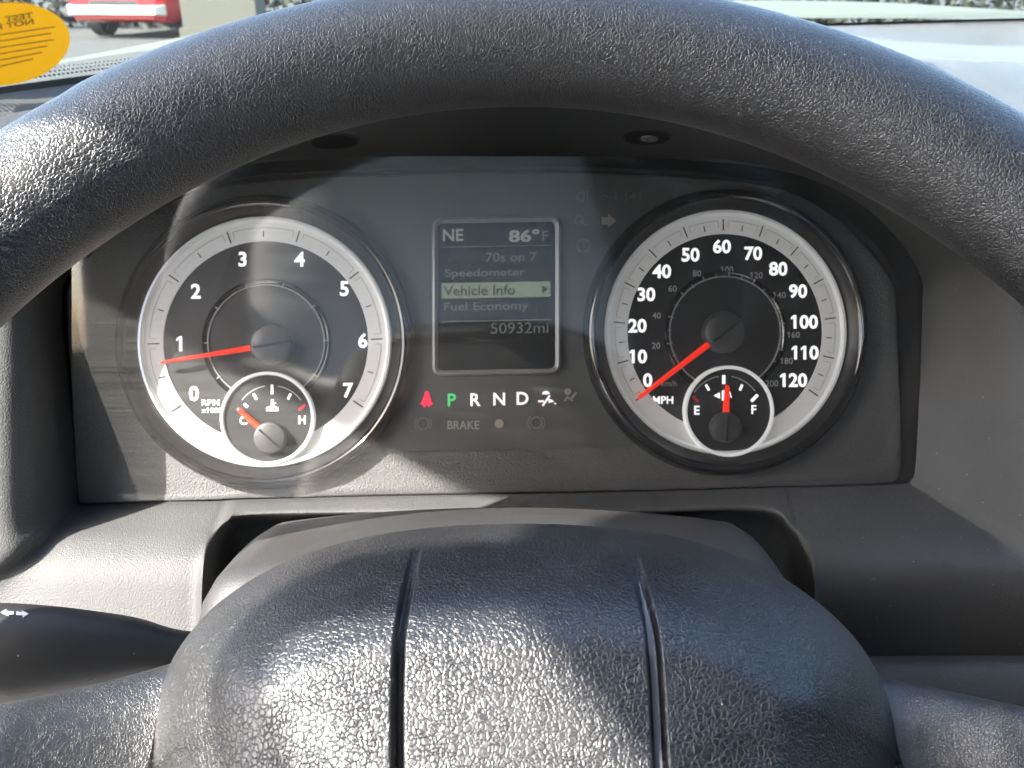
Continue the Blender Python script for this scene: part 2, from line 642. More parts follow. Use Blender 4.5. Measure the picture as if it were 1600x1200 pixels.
v = []
for i in range(NC):
    v += round_poly([rings[0][i], rings[1][i], rings[2][i], rings[3][i]], [.006, .009], 6)
nper = len(v) // NC
bez_f = grid_faces(NC, nper, cu=True)
bezel = mesh_obj('bezel', v, bez_f, 'dash_plastic', db, 50)
bez_bvh = BVHTree.FromPolygons(v, bez_f)

# dark channel between bezel and cluster face
face_out = [(130, 786), (124, 779), (121, 740), (114, 620), (106, 480), (118, 430), (180, 365), (280, 310), (405, 285), (560, 276), (775, 270), (1000, 274), (1200, 292), (1300, 338), (1360, 395), (1393, 442), (1399, 480), (1404, 600), (1408, 720), (1404, 746), (1388, 756), (1330, 758), (1245, 760), (1232, 760), (1222, 760), (1185, 761), (1000, 766), (775, 770), (560, 774), (400, 778), (368, 779), (352, 780), (335, 781), (250, 783), (170, 786)]

# ---- cluster plane
CL, CR = PX(418, 535, .395), PX(1131, 520, .405)
ex = (CR - CL).normalized()
nn = Vector((0, -1, 0))
nn = (nn - ex * nn.dot(ex)).normalized()          # towards the driver
ez = nn.cross(ex).normalized()
if ez.z < 0:
    ez = -ez
PC = PX(775, 530, .4)
PC = CL.lerp(CR, .5)
S0 = .4 / FPX


def loc(px, py, h=0.):
    d = Vector(((px - 800) / FPX, 1, (600 - py) / FPX))
    o = PC + nn * h
    return d * (o.dot(nn) / d.dot(nn))


def loc2(p):
    q_ = p - PC
    return q_.dot(ex), q_.dot(ez)


ic = thing('instrument_cluster', 'truck instrument cluster with two round gauges and a small dark screen between', 'instrument cluster', loc(775, 770))
fring = catmull([loc(*p) for p in face_out], True, 6)
v = []
for i in range(NC):
    a, b = rings[0][i], fring[i]
    out = (a - PC)
    a2 = a + Vector((out.x, 0, out.z)).normalized() * .004 + Vector((0, -.002, 0))
    v += round_poly([a2, a.lerp(b, .25) + Vector((0, .014, 0)), b + Vector((0, .004, 0)), b], .002, 3)
n2 = len(v) // NC
mesh_obj('housing_channel', v, grid_faces(NC, n2, cu=True), 'channel_black', ic, 50)
# face panel with a softened border
cen = loc(775, 530)
v = []
for i in range(NC):
    b = fring[i]
    inw = (cen - b).normalized()
    v += round_poly([b, b + nn * .0015 + inw * .0002, b + nn * .0018 + inw * .004, b + nn * .0012 + inw * .008], [.001, .003], 3)
n3 = len(v) // NC
f = grid_faces(NC, n3, cu=True)
f.append(tuple(i * n3 + n3 - 1 for i in range(NC)))
mesh_obj('face_panel', v, f, 'face_plastic', ic, 35)


def flat(name, pts, h, material, parent, thick=.0004):
    """thin raised plate whose outline is given on the cluster face"""
    t = [loc(x, y, h) for x, y in pts]
    b = [p - nn * thick for p in t]
    n_ = len(t)
    f = [tuple(range(n_)), tuple(range(2 * n_ - 1, n_ - 1, -1))] + [(i, (i + 1) % n_, n_ + (i + 1) % n_, n_ + i) for i in range(n_)]
    return mesh_obj(name, t + b, f, material, parent)


FH = .0012
flat('centre_plate', [(425, 286), (560, 280), (775, 276), (920, 277), (1053, 281), (1053, 400), (985, 520), (980, 600), (986, 697), (790, 701), (588, 707), (600, 600), (560, 500), (470, 400)], FH + .0007, 'plate_plastic', ic, .0012)
PH = FH + .0007


def ell(cx, cy, rx, ry, n=20, a0=0, a1=360):
    return [(cx + rx * math.cos(R(a0 + (a1 - a0) * k / n)), cy - ry * math.sin(R(a0 + (a1 - a0) * k / n))) for k in range(n + (0 if a1 - a0 == 360 else 1))]


def band_arc(cx, cy, r0, r1, a0, a1, n=24):
    return ell(cx, cy, r1, r1, n, a0, a1) + ell(cx, cy, r0, r0, n, a1, a0)


def bar(x0, y0, x1, y1, w):
    dx, dy = x1 - x0, y1 - y0
    l = math.hypot(dx, dy)
    ox, oy = -dy / l * w / 2, dx / l * w / 2
    return [(x0 + ox, y0 + oy), (x1 + ox, y1 + oy), (x1 - ox, y1 - oy), (x0 - ox, y0 - oy)]


TXT = {}


def text_poly(s, bold):
    key = (s, bold)
    if key not in TXT:
        cu = bpy.data.curves.new('t', 'FONT')
        cu.body = s
        cu.size = 1
        cu.resolution_u = 3
        cu.offset = bold
        ob = bpy.data.objects.new('t', cu)
        COL.objects.link(ob)
        dg = bpy.context.evaluated_depsgraph_get()
        me = bpy.data.meshes.new_from_object(ob.evaluated_get(dg))
        vs = [(p.co.x, p.co.y) for p in me.vertices]
        fs = [tuple(p.vertices) for p in me.polygons]
        if '1' in s:                      # give the plain stroke of the figure one its flag
            adj = {}
            for p in fs:
                for i_ in p:
                    adj.setdefault(i_, set()).update(p)
            seen = set()
            for i_ in list(adj):
                if i_ in seen:
                    continue
                isl, todo = set(), [i_]
                while todo:
                    j_ = todo.pop()
                    if j_ not in isl:
                        isl.add(j_)
                        todo += list(adj[j_])
                seen |= isl
                xs_ = [vs[j_][0] for j_ in isl]
                ys_ = [vs[j_][1] for j_ in isl]
                if max(xs_) - min(xs_) < .25 and len(isl) < 14:
                    xa, yb = min(xs_) + .01, max(ys_)
                    k0 = len(vs)
                    vs += [(xa, yb), (xa - .15, yb - .13), (xa - .15, yb - .25), (xa, yb - .16)]
                    fs.append((k0, k0 + 1, k0 + 2, k0 + 3))
        bpy.data.objects.remove(ob)
        bpy.data.curves.remove(cu)
        bpy.data.meshes.remove(me)
        TXT[key] = (vs, fs)
    return TXT[key]


def text(name, s, px, py, hpx, h, material, parent, bold=.0, wpx=None, mirror=False, fn=None, rot=0.):
    vs, fs = text_poly(s, bold)
    xs = [p[0] for p in vs]
    ys = [p[1] for p in vs]
    x0, x1, y0, y1 = min(xs), max(xs), min(ys), max(ys)
    sc = hpx / (y1 - y0)
    sx = wpx / (x1 - x0) if wpx else sc
    if mirror:
        sx = -sx
    pts = []
    for x, y in vs:
        dx, dy = (x - (x0 + x1) / 2) * sx, -(y - (y0 + y1) / 2) * sc
        c, sn = math.cos(rot), math.sin(rot)
        pts.append((px + dx * c - dy * sn, py + dx * sn + dy * c))
    fn = fn or (lambda a, b: loc(a, b, h))
    return mesh_obj(name, [fn(*p) for p in pts], fs, material, parent)


# ---- gauges
def lathe(name, c, prof, material, parent, seg=96, smooth=35, a0=0., a1=360., close=False):
    full = a1 - a0 == 360
    ns = seg if full else seg + 1
    v = []
    for k in range(ns):
        an = R(a0 + (a1 - a0) * k / seg)
        dr = ex * math.cos(an) + ez * math.sin(an)
        for r, h in prof:
            v.append(c + dr * (r * S0) + nn * (h * .001))
    return mesh_obj(name, v, grid_faces(ns, len(prof), cu=full, cv=close), material, parent, smooth)


def disc(name, c, r, h, material, parent, seg=96, thick=.4):
    return lathe(name, c, [(r, h - thick), (r, h), (r * .5, h), (.01, h)], material, parent, seg, 30)


def radial(name, c, an, r0, r1, w0, w1, h, material, parent, thick=.15, round_tip=False):
    d = ex * math.cos(R(an)) + ez * math.sin(R(an))
    t = ez * math.cos(R(an)) - ex * math.sin(R(an))
    o2 = [(r0, w0), (r1, w1), (r1, -w1), (r0, -w0)]
    if round_tip:
        o2 = [(r0, w0), (r1 - w1, w1), (r1 - w1 * .3, w1 * .8), (r1, w1 * .3), (r1, -w1 * .3), (r1 - w1 * .3, -w1 * .8), (r1 - w1, -w1), (r0, -w0)]
    n_ = len(o2)
    top = [c + d * (r * S0) + t * (w * S0) + nn * (h * .001) for r, w in o2]
    bot = [p - nn * (thick * .001) for p in top]
    f = [tuple(range(n_)), tuple(range(2 * n_ - 1, n_ - 1, -1))] + [(i, (i + 1) % n_, n_ + (i + 1) % n_, n_ + i) for i in range(n_)]
    return mesh_obj(name, top + bot, f, material, parent)


def needle(name, c, an, r0, r1, w0, w1, h, material, parent, rise=1.4):
    """tapered pointer with a ridge along its back"""
    d = ex * math.cos(R(an)) + ez * math.sin(R(an))
    t = ez * math.cos(R(an)) - ex * math.sin(R(an))
    P = lambda r, w, z: c + d * (r * S0) + t * (w * S0) + nn * (z * .001)
    v = [P(r0, -w0, h), P(r0, -w0 * .5, h + rise), P(r0, w0 * .5, h + rise), P(r0, w0, h),
         P(r1 - 3, -w1, h), P(r1 - 3, -w1 * .5, h + rise * .8), P(r1 - 3, w1 * .5, h + rise * .8), P(r1 - 3, w1, h),
         P(r1, -w1 * .4, h), P(r1, -w1 * .2, h + rise * .5), P(r1, w1 * .2, h + rise * .5), P(r1, w1 * .4, h)]
    f = [(0, 1, 2, 3), (8, 11, 10, 9)]
    for a in (0, 4):
        f += [(a + i, a + i + 1, a + i + 5, a + i + 4) for i in range(3)] + [(a, a + 4, a + 7, a + 3)]
    return mesh_obj(name, v, f, material, parent)


SWEEP0, SWEEP = 215.5, 251.0
CLN, CRN = loc(423, 538, .008) - nn * .008, loc(1133, 519, .008) - nn * .008      # needle spindles


def gauge(name, label, c, nmaj, nsub):
    g = disc(name, c, 170, 2.0, 'dial_black', ic)
    g['label'] = label
    lathe('outer_bezel', c, [(226, .6), (225, 4), (221, 7.2), (216, 8.8), (212, 9.1), (208.5, 8.7), (206, 7.8)], 'gloss_black', g)
    lathe('inner_funnel', c, [(206, 7.8), (205, 7.4), (199, 5.6), (194, 4.2), (191.5, 3.4)], 'satin_black', g)
    lathe('bright_ring', c, [(192.5, 2.4), (192, 4.2), (190, 5.2), (187, 5.2), (184.5, 4.2), (183.5, 3.2)], 'bright_ring', g)
    lathe('scale_band', c, [(184.5, 3.3), (182, 3.1), (172, 2.9), (160, 2.6), (155.5, 2.5), (155, 2.0)], 'band_silver', g)
    for k in range(nmaj * nsub + 1):
        an = SWEEP0 - SWEEP * k / (nmaj * nsub)
        if k % nsub == 0:
            radial('tick', c, an, 160, 178, .95, .95, 3.15, 'tick_dark', g)
        else:
            radial('tick', c, an, 161, 170, .8, .8, 3.05, 'tick_dark', g)
    for k in range(nmaj):
        a0, a1 = SWEEP0 - SWEEP * k / nmaj - 2.6, SWEEP0 - SWEEP * (k + 1) / nmaj + 2.6
        v = []
        for j in range(13):
            an = R(a0 + (a1 - a0) * j / 12)
            dr = ex * math.cos(an) + ez * math.sin(an)
            for r, h in ((174.6, 3.06), (175.6, 3.08)):
                v.append(c + dr * (r * S0) + nn * (h * .001))
        # short legs at the ends of each engraved bracket
        f = grid_faces(13, 2)
        for an in (a0, a1):
            d = ex * math.cos(R(an)) + ez * math.sin(R(an))
            t = ez * math.cos(R(an)) - ex * math.sin(R(an))
            k0 = len(v)
            v += [c + d * (r * S0) + t * (w * S0) + nn * .00306 for r, w in ((165, -.5), (175, -.5), (175, .5), (165, .5))]
            f.append((k0, k0 + 1, k0 + 2, k0 + 3))
        mesh_obj('scale_bracket', v, f, 'band_line', g)
    # inner ring
    lathe('inner_ring', c, [(97.5, 1.9), (97, 2.8), (94.5, 3.1), (91, 2.6), (89.5, 2.1)], 'gloss_black', g)
    lathe('inner_line', c, [(89.4, 2.1), (89, 2.8), (87.6, 2.8), (87.2, 2.1)], 'line_grey', g)
    return g


tach = gauge('tachometer', 'left gauge with silver band numbered zero to seven', CL, 7, 2)
for k in range(8):
    an = SWEEP0 - SWEEP * k / 7
    p = {0: (303, 615), 1: (280, 537), 2: (306, 455), 3: (379, 405), 4: (468, 405), 5: (538, 451), 6: (567, 532), 7: (544, 610)}[k]
    text('numeral', str(k), *p, 23.5, .00225, 'white_print', tach, bold=.028)
text('unit_text', 'RPM', 329, 629, 9, .00225, 'white_print', tach, bold=.02, wpx=28)
text('unit_text', 'x1000', 331, 641, 8, .00225, 'white_print', tach, bold=.015, wpx=32)
for k in range(8):
    radial('inner_tick', CL, SWEEP0 - SWEEP * k / 7, 86, 93, .8, .8, 3.2, 'line_grey', tach)
needle('needle', CLN, 188.2, 30, 168, 4.6, 2.2, 6.4, 'needle_red', tach)
cap = lathe('needle_cap', CLN, [(32, 2.0), (32, 7.2), (30.5, 8.3), (27, 8.9), (10, 9.2), (.01, 9.2)], 'cap_black', tach, 64, 40)
radial('cap_ridge', CLN, 8.2, -26, 38, 1.6, 1.2, 9.6, 'satin_black', cap, 1.5)

speed = gauge('speedometer', 'right gauge with silver band numbered zero to one hundred twenty', CR, 12, 2)
for s, x, y in ((0, 1012, 594), (10, 997, 557), (20, 996, 509), (30, 1010, 460), (40, 1034, 424), (50, 1079, 398), (60, 1128, 385), (70, 1177, 396), (80, 1216, 420), (90, 1247, 455), (100, 1257, 503), (110, 1258, 551), (120, 1240, 594)):
    text('numeral', str(s), x, y, 22, .00225, 'white_print', speed, bold=.03)
for s, x, y in ((20, 1025, 540), (40, 1026, 493), (60, 1051, 451), (80, 1089, 427), (100, 1136, 421), (120, 1182, 430), (140, 1218, 461), (160, 1240, 523), (180, 1229, 564), (200, 1206, 599)):
    text('metric_numeral', str(s), x, y, 10, .00225, 'grey_print', speed, bold=.012)
text('unit_text', 'MPH', 1036, 625, 12, .00225, 'white_print', speed, bold=.02)
text('unit_text', 'km/h', 1045, 599, 9, .00225, 'grey_print', speed)
for k in range(21):
    an = SWEEP0 - (SWEEP + 0) * k * 10 / 193.1
    if an > -40:
        radial('inner_tick', CR, an, 86, 95 if k % 2 == 0 else 92, .8, .8, 3.35, 'line_grey', speed)
needle('needle', CRN, 215.9, 27, 170, 5.0, 3.2, 6.4, 'needle_red', speed)
cap = lathe('needle_cap', CRN, [(32, 2.0), (32, 7.2), (30.5, 8.3), (27, 8.9), (10, 9.2), (.01, 9.2)], 'cap_black', speed, 64, 40)
radial('cap_ridge', CRN, 35.9, -24, 40, 1.6, 1.2, 9.6, 'satin_black', cap, 1.5)


def sub_gauge(name, label, gx, gy, capx, capy):
    c = loc(gx, gy, .0)
    g = disc(name, c, 67, 4.6, 'dial_black', ic, 64, 2.4)
    g['label'] = label
    lathe('ring', c, [(71.5, 2.2), (71.5, 5.2), (70.3, 6.0), (67.2, 6.0), (66.0, 5.4), (65.8, 4.5)], 'sub_ring', g)
    cc = loc(capx, capy, .008) - nn * .008
    lathe('needle_cap', cc, [(24, 4.5), (24, 8.0), (22.5, 8.9), (18, 9.4), (.01, 9.6)], 'cap_black', g, 48, 40)
    return g, c, cc


H2 = .00475
tg, tc, tcc = sub_gauge('temperature_gauge', 'small coolant gauge marked C and H', 422, 653, 421, 684)
flat('scale_mark', bar(425, 601, 425, 616, 4), H2, 'white_print', tg)
flat('scale_mark', bar(396, 615, 401, 624, 4), H2, 'white_print', tg)
flat('scale_mark', bar(454, 615, 450, 624, 4), H2, 'white_print', tg)
flat('scale_mark', bar(381, 631, 387, 636, 4), H2, 'white_print', tg)
flat('hot_mark', bar(477, 632, 467, 641, 4), H2, 'red_mark', tg)
flat('scale_arc', band_arc(424, 660, 57, 58.5, 100, 143, 10), H2, 'grey_print', tg)
flat('scale_arc', band_arc(424, 660, 57, 58.5, 37, 80, 10), H2, 'grey_print', tg)
text('letter', 'C', 380, 657, 13, H2, 'white_print', tg, bold=.02)
text('letter', 'H', 472, 656, 13, H2, 'white_print', tg, bold=.02)
flat('coolant_symbol', bar(425.5, 624, 425.5, 640, 4), H2, 'white_print', tg)
flat('coolant_symbol', bar(416, 641, 435, 641, 2.2), H2 + .00005, 'white_print', tg)
flat('coolant_symbol', bar(425, 630, 431, 630, 1.6), H2 + .00005, 'white_print', tg)
flat('coolant_symbol', bar(416, 638, 423, 635, 1.8), H2 + .0001, 'white_print', tg)
flat('coolant_symbol', bar(435, 638, 428, 635, 1.8), H2 + .0001, 'white_print', tg)
needle('needle', tcc, 136.5, 19, 66, 5, 3.8, 6.4, 'sub_needle', tg)
radial('cap_ridge', tcc, -43.5, -20, 20, 1.4, 1.2, 9.9, 'satin_black', tg, 1.5)

fg, fc, fcc = sub_gauge('fuel_gauge', 'small fuel gauge marked E and F', 1134, 642, 1135, 668)
flat('scale_mark', bar(1131, 586, 1131, 600, 5), H2, 'white_print', fg)
flat('scale_mark', bar(1103, 601, 1108, 610, 4), H2, 'white_print', fg)
flat('scale_mark', bar(1160, 601, 1156, 610, 4), H2, 'white_print', fg)
flat('scale_mark', bar(1184, 617, 1174, 627, 5), H2, 'white_print', fg)
flat('empty_mark', bar(1083, 619, 1091, 628, 4), H2, 'red_mark', fg)
flat('scale_arc', band_arc(1133, 645, 57, 58.5, 100, 146, 10), H2, 'grey_print', fg)
flat('scale_arc', band_arc(1133, 645, 57, 58.5, 36, 80, 10), H2, 'grey_print', fg)
text('letter', 'E', 1089, 641, 14, H2, 'white_print', fg, bold=.02)
text('letter', 'F', 1178, 640, 14, H2, 'white_print', fg, bold=.02)
flat('pump_symbol', [(1128, 610), (1138, 610), (1138, 626), (1128, 626)], H2, 'white_print', fg)
flat('pump_symbol', bar(1140, 612, 1143, 622, 1.5), H2, 'white_print', fg)
flat('pump_arrow', [(1115, 618), (1125, 613), (1125, 623)], H2, 'white_print', fg)
needle('needle', fcc, 86, 20, 66, 5.5, 3.8, 6.4, 'needle_red', fg)
radial('cap_ridge', fcc, -94, -20, 20, 1.4, 1.2, 9.9, 'satin_black', fg, 1.5)


# ---- the small screen
def rrect(x0, y0, x1, y1, r, n=6):
    p = []
    for cx, cy, a in ((x1 - r, y0 + r, 0), (x0 + r, y0 + r, 90), (x0 + r, y1 - r, 180), (x1 - r, y1 - r, 270)):
        p += [(cx + r * math.cos(R(a + 90 * k / n)), cy - r * math.sin(R(a + 90 * k / n))) for k in range(n + 1)]
    return p


def skew(p, x0=676, x1=877):
    """the screen sits a little askew in the picture, as the whole cluster does"""
    return [(x, y - (x - 776) * .018) for x, y in p]


disp = flat('display', skew(rrect(684, 346, 868, 579, 9)), PH + .0004, 'lcd', ic)
disp['label'] = 'dark trip computer screen with a green highlighted line'
prof = [((675, 339, 877, 586), 15, .0), ((676, 340, 876, 585), 14.5, .0018), ((679, 342, 873, 583), 13, .0022), ((684, 347, 868, 578), 9, .0014), ((685, 348, 867, 577), 8, .0002)]
v = []
rows = [[loc(x, y, PH + h) for x, y in skew(rrect(*b_, r_))] for b_, r_, h in prof]
m_ = len(rows[0])
for i in range(m_):
    v += [r_[i] for r_ in rows]
mesh_obj('screen_frame', v, grid_faces(m_, len(prof), cu=True), 'frame_grey', disp, 40)
DH = PH + .0006
sk = lambda x, y: loc(x, y - (x - 776) * .018, DH)
text('screen_text', 'NE', 708, 366, 19, DH, 'lcd_bright', disp, bold=.02, fn=sk)
text('screen_text', '86°', 819, 369, 20, DH, 'lcd_bright', disp, bold=.03, fn=sk, wpx=48)
text('screen_text', 'F', 852, 370, 16, DH, 'lcd_mid', disp, fn=sk)
text('screen_text', '70s on 7', 799, 402, 15, DH, 'lcd_dim', disp, bold=.014, fn=sk, wpx=80)
text('screen_text', 'Speedometer', 758, 427, 16, DH, 'lcd_dim', disp, bold=.014, fn=sk, wpx=126)
hb = flat('highlight_bar', skew([(690, 441), (860, 441), (860, 465), (690, 465)]), DH, 'lcd_bar', disp)
text('screen_text', 'Vehicle Info', 749, 453, 16, DH, 'lcd_ink', disp, bold=.012, wpx=112, fn=lambda x, y: loc(x, y - (x - 776) * .018, DH + .0002))
flat('menu_arrow', skew([(847, 447), (857, 453), (847, 460)]), DH + .0002, 'lcd_ink', disp)
text('screen_text', 'Fuel Economy', 760, 480, 17, DH, 'lcd_dim', disp, bold=.014, fn=sk, wpx=132)
flat('screen_rule', skew([(690, 500), (862, 500), (862, 501.6), (690, 501.6)]), DH, 'lcd_mid', disp, .0002)
flat('screen_rule', skew([(690, 384), (862, 384), (862, 385.2), (690, 385.2)]), DH, 'lcd_dim', disp, .0002)
text('screen_text', '50932mi', 812, 513, 17, DH, 'lcd_mid', disp, fn=sk, wpx=90)

# ---- telltales
TH = PH + .00035


def icon(name, polys, material):
    """one warning symbol, its strokes joined into one mesh"""
    v, f = [], []
    for k, pts in enumerate(polys):
        k0 = len(v)
        v += [loc(x, y, TH + k * .00004) for x, y in pts]
        f.append(tuple(range(k0, len(v))))
    return mesh_obj(name, v, f, material, ic)


def ring_px(cx, cy, r0, r1, a0=0, a1=360, n=20):
    return [ell(cx, cy, r1, r1, 1, a, a + 1)[:0] or [(cx + r * math.cos(R(t)), cy - r * math.sin(R(t))) for r, t in ((r0, a), (r1, a), (r1, a + (a1 - a0) / n), (r0, a + (a1 - a0) / n))] for a in [a0 + (a1 - a0) * k / n for k in range(n)]]


icon('seatbelt_lamp', [ell(667, 616, 4.2, 5), [(662, 619), (672, 619), (675, 629), (678, 632), (656, 632), (659, 628)], [(660, 631), (666, 631), (665, 636), (662, 636)], [(668, 631), (674, 631), (671, 636), (669, 636)]], 'lamp_red')
text('gear_letter', 'P', 706, 625, 20, TH, 'lamp_green', ic, bold=.02)
text('gear_letter', 'R', 743, 624.5, 20, TH, 'lamp_white', ic, bold=.02)
text('gear_letter', 'N', 780, 623.5, 20, TH, 'lamp_white', ic, bold=.02)
text('gear_letter', 'D', 816.5, 622.5, 20, TH, 'lamp_white', ic, bold=.02)
icon('tow_lamp', [bar(848, 634, 859, 618, 3), ell(853, 616, 6, 5, 12, 0, 180), bar(841, 627, 850, 627, 3), [(857, 622), (866, 627), (857, 630)], bar(866, 630, 869, 631, 2)], 'lamp_white')
icon('airbag_lamp', [ell(887, 612, 5.5, 5.5), bar(882, 627, 887, 620, 3.5), bar(886, 620, 895, 626, 3), bar(893, 622, 901, 613, 4)], 'lamp_off')
icon('brake_circle_lamp', ring_px(661, 662, 8, 10) + ring_px(661, 662, 12, 14, 140, 220, 6) + ring_px(661, 662, 12, 14, -40, 40, 6), 'lamp_faint')
text('brake_lamp', 'BRAKE', 724, 664, 13.5, TH, 'lamp_off', ic, bold=.02, wpx=50)
icon('round_lamp', [ell(780, 662, 7, 7)], 'lamp_off')
icon('antilock_lamp', ring_px(838, 660.5, 7.5, 10) + ring_px(838, 660.5, 12, 14, 130, 230, 6) + ring_px(838, 660.5, 12, 14, -50, 50, 6), 'lamp_faint')
icon('lamp_outline', ring_px(906, 307, 5, 6.5, 90, 270, 10) + [bar(906, 301, 911, 301, 1.6), bar(906, 313, 911, 313, 1.6), bar(912, 299, 912, 315, 1.6), bar(918, 299, 918, 315, 2)], 'lamp_faint')
icon('sway_lamp', [bar(937, 308, 945, 304, 2), bar(945, 304, 953, 309, 2), bar(944, 306, 948, 306, 4), bar(962, 297, 962, 314, 2.2)], 'lamp_faint')
icon('headlamp_mark', [bar(979, 299, 979, 315, 2), bar(984, 308, 995, 305, 3), bar(1000, 299, 1000, 315, 2), bar(990, 302, 990, 310, 2)], 'lamp_faint')
icon('turn_arrow', [[(940, 339), (950, 339), (950, 333), (963, 344.5), (950, 356), (950, 351), (940, 351)]], 'lamp_off')
icon('cruise_lamp', ring_px(905, 344, 6, 7.5, -20, 250, 14) + [bar(905, 344, 912, 349, 2), bar(912, 351, 920, 351, 2)], 'lamp_faint')
icon('tyre_lamp', ring_px(912, 384, 9, 10.8, -45, 225, 14) + [bar(912, 377, 912, 387, 2.2), bar(904, 393, 920, 393, 2), bar(906, 389, 906, 395, 2), bar(918, 389, 918, 395, 2)], 'lamp_faint')

# ---- clear lens over the cluster: leans towards the driver at the top, bowed sideways
lens_v = []
LU, LV = 40, 16
for i in range(LU + 1):
    for j in range(LV + 1):
        u, t = i / LU, j / LV
        ir = u
        x = 112 + (1436 - 112) * u
        yt = 244 + 185 * max(0, abs(u - .5) * 2 - .45) ** 1.5
        yb = 784 - 26 * u
        y = yb + (yt - yb) * t
        h = .0105 + .031 * t + .0015 * math.sin(math.pi * t) - .005 * (2 * u - 1) ** 6
        lens_v.append(loc(x, y, h))
mesh_obj('clear_lens', lens_v, grid_faces(LU + 1, LV + 1), 'lens_plastic', ic, 60)

# ------------------------------------------------------------------ more dashboard
def ceiling_pt(px, py):
    d = Vector(((px - 800) / FPX, 1, (600 - py) / FPX)).normalized()
    l_, n_, i_, ds = bez_bvh.ray_cast(Vector(), d)
    return l_, n_


for px, py in ((523, 221), (1010, 214)):
    l_, n_ = ceiling_pt(px, py)
    if l_ is None:
        continue
    if n_.dot(l_) > 0:
        n_ = -n_
    t1 = n_.cross(Vector((1, 0, 0))).normalized()
    t2 = t1.cross(n_).normalized()
    v = []
    prof = [(.0104, -.0005), (.0101, .0004), (.0095, .0005), (.0091, -.0002)]
    for k in range(40):
        a = 2 * math.pi * k / 40
        for r, h in prof:
            v.append(l_ + (t1 * math.cos(a) + t2 * math.sin(a)) * r + n_ * h)
    ringo = mesh_obj('screw_hole', v, grid_faces(40, 4, cu=True), 'dash_plastic', db, 40)
    v = [l_ + (t1 * math.cos(2 * math.pi * k / 32) + t2 * math.sin(2 * math.pi * k / 32)) * .0092 + n_ * .00025 for k in range(32)]
    mesh_obj('hole_shade', v, [tuple(range(32))], 'shade_black', ringo)  # flat black disc painted for the shade inside the hole
    if px > 800:
        c2 = l_ + t2 * .0012 * (1 if t2.x > 0 else -1) + n_ * .0004
        v = []
        for k in range(20):
            a = 2 * math.pi * k / 20
            for r, h in ((.0036, 0), (.0034, .0006), (.0012, .0008), (.001, .0002)):
                v.append(c2 + (t1 * math.cos(a) + t2 * math.sin(a)) * r + n_ * h)
        mesh_obj('screw_head', v, grid_faces(20, 4, cu=True), 'frame_grey', ringo, 40)

# dash top: from the brow's lip forward to the windshield, in the eye-centred world frame
D3 = DASH.to_3x3()
lip = [D3 @ p for p in rings[3]]
top_idx = [i for i in range(NC) if 6 * 5 <= i <= 6 * 15]
v = []
NS = 14
for i in top_idx:
    p0 = lip[i]
    x0 = p0.x
    # where this strand meets the windshield
    s = (x0 - (-.20)) / .40
    xe = -.62 + 1.75 * min(max((x0 + .135) / .27, -.05), 1.05)
    be = min(base_c, key=lambda b: abs(b.x - xe))
    end = Vector((be.x, be.y, be.z - .003))
    ridge = Vector((p0.x * 1.28, p0.y + .10, max(p0.z + .010, -.062) if abs(p0.x) > .13 else p0.z + .006))
    dip = Vector((p0.x * 1.9, p0.y + .24, -.066))
    pts = catmull([p0, ridge, dip, dip.lerp(end, .5) + Vector((0, 0, .004)), end], False, 4)
    for j_, p in enumerate(pts[1:-1]):
        u_ = p.x / max(p.y, .05)
        kk = np.interp(u_, [-.55, -.40, -.28, -.15, .0, .25, .38, .48], [.165, .15, .105, .06, .045, .055, .078, .085])
        kk *= 1 - .25 * max(p.y - .3, 0)
        p.z = min(p.z, -kk * p.y)
    v += pts
nst = len(pts)
inv = D3.inverted()
mesh_obj('dash_top', [inv @ p for p in v], grid_faces(len(top_idx), nst), 'dash_soft', db, 60)
# side wings of the dash, left and right of the bezel, up to the dash top
for sgn, rng_ in ((-1, range(0, 6 * 5 + 1)), (1, range(6 * 15, 6 * 20 + 1))):
    v = []
    for i in rng_:
        p = rings[3][i]
        w_ = D3 @ p
        q1 = w_ + Vector((sgn * .25, .02, -.01))
        q2 = w_ + Vector((sgn * .5, .10, -.02))
        v += [p, inv @ q1, inv @ q2]
    mesh_obj('side_panel', v, grid_faces(len(rng_), 3), 'dash_plastic', db, 60)
# knee panel below
v = []
xs = [-300, 0, 330, 700, 1270, 1400, 1600, 1900]
for x in xs:
    v += round_poly([PX(x, 1022, .372), PX(x, 1036, .334), PX(x, 1130, .325), PX(x, 1500, .33)], [.006, .02], 5)
mesh_obj('knee_panel', v, grid_faces(len(xs), len(v) // len(xs)), 'knee_vinyl', db, 60)

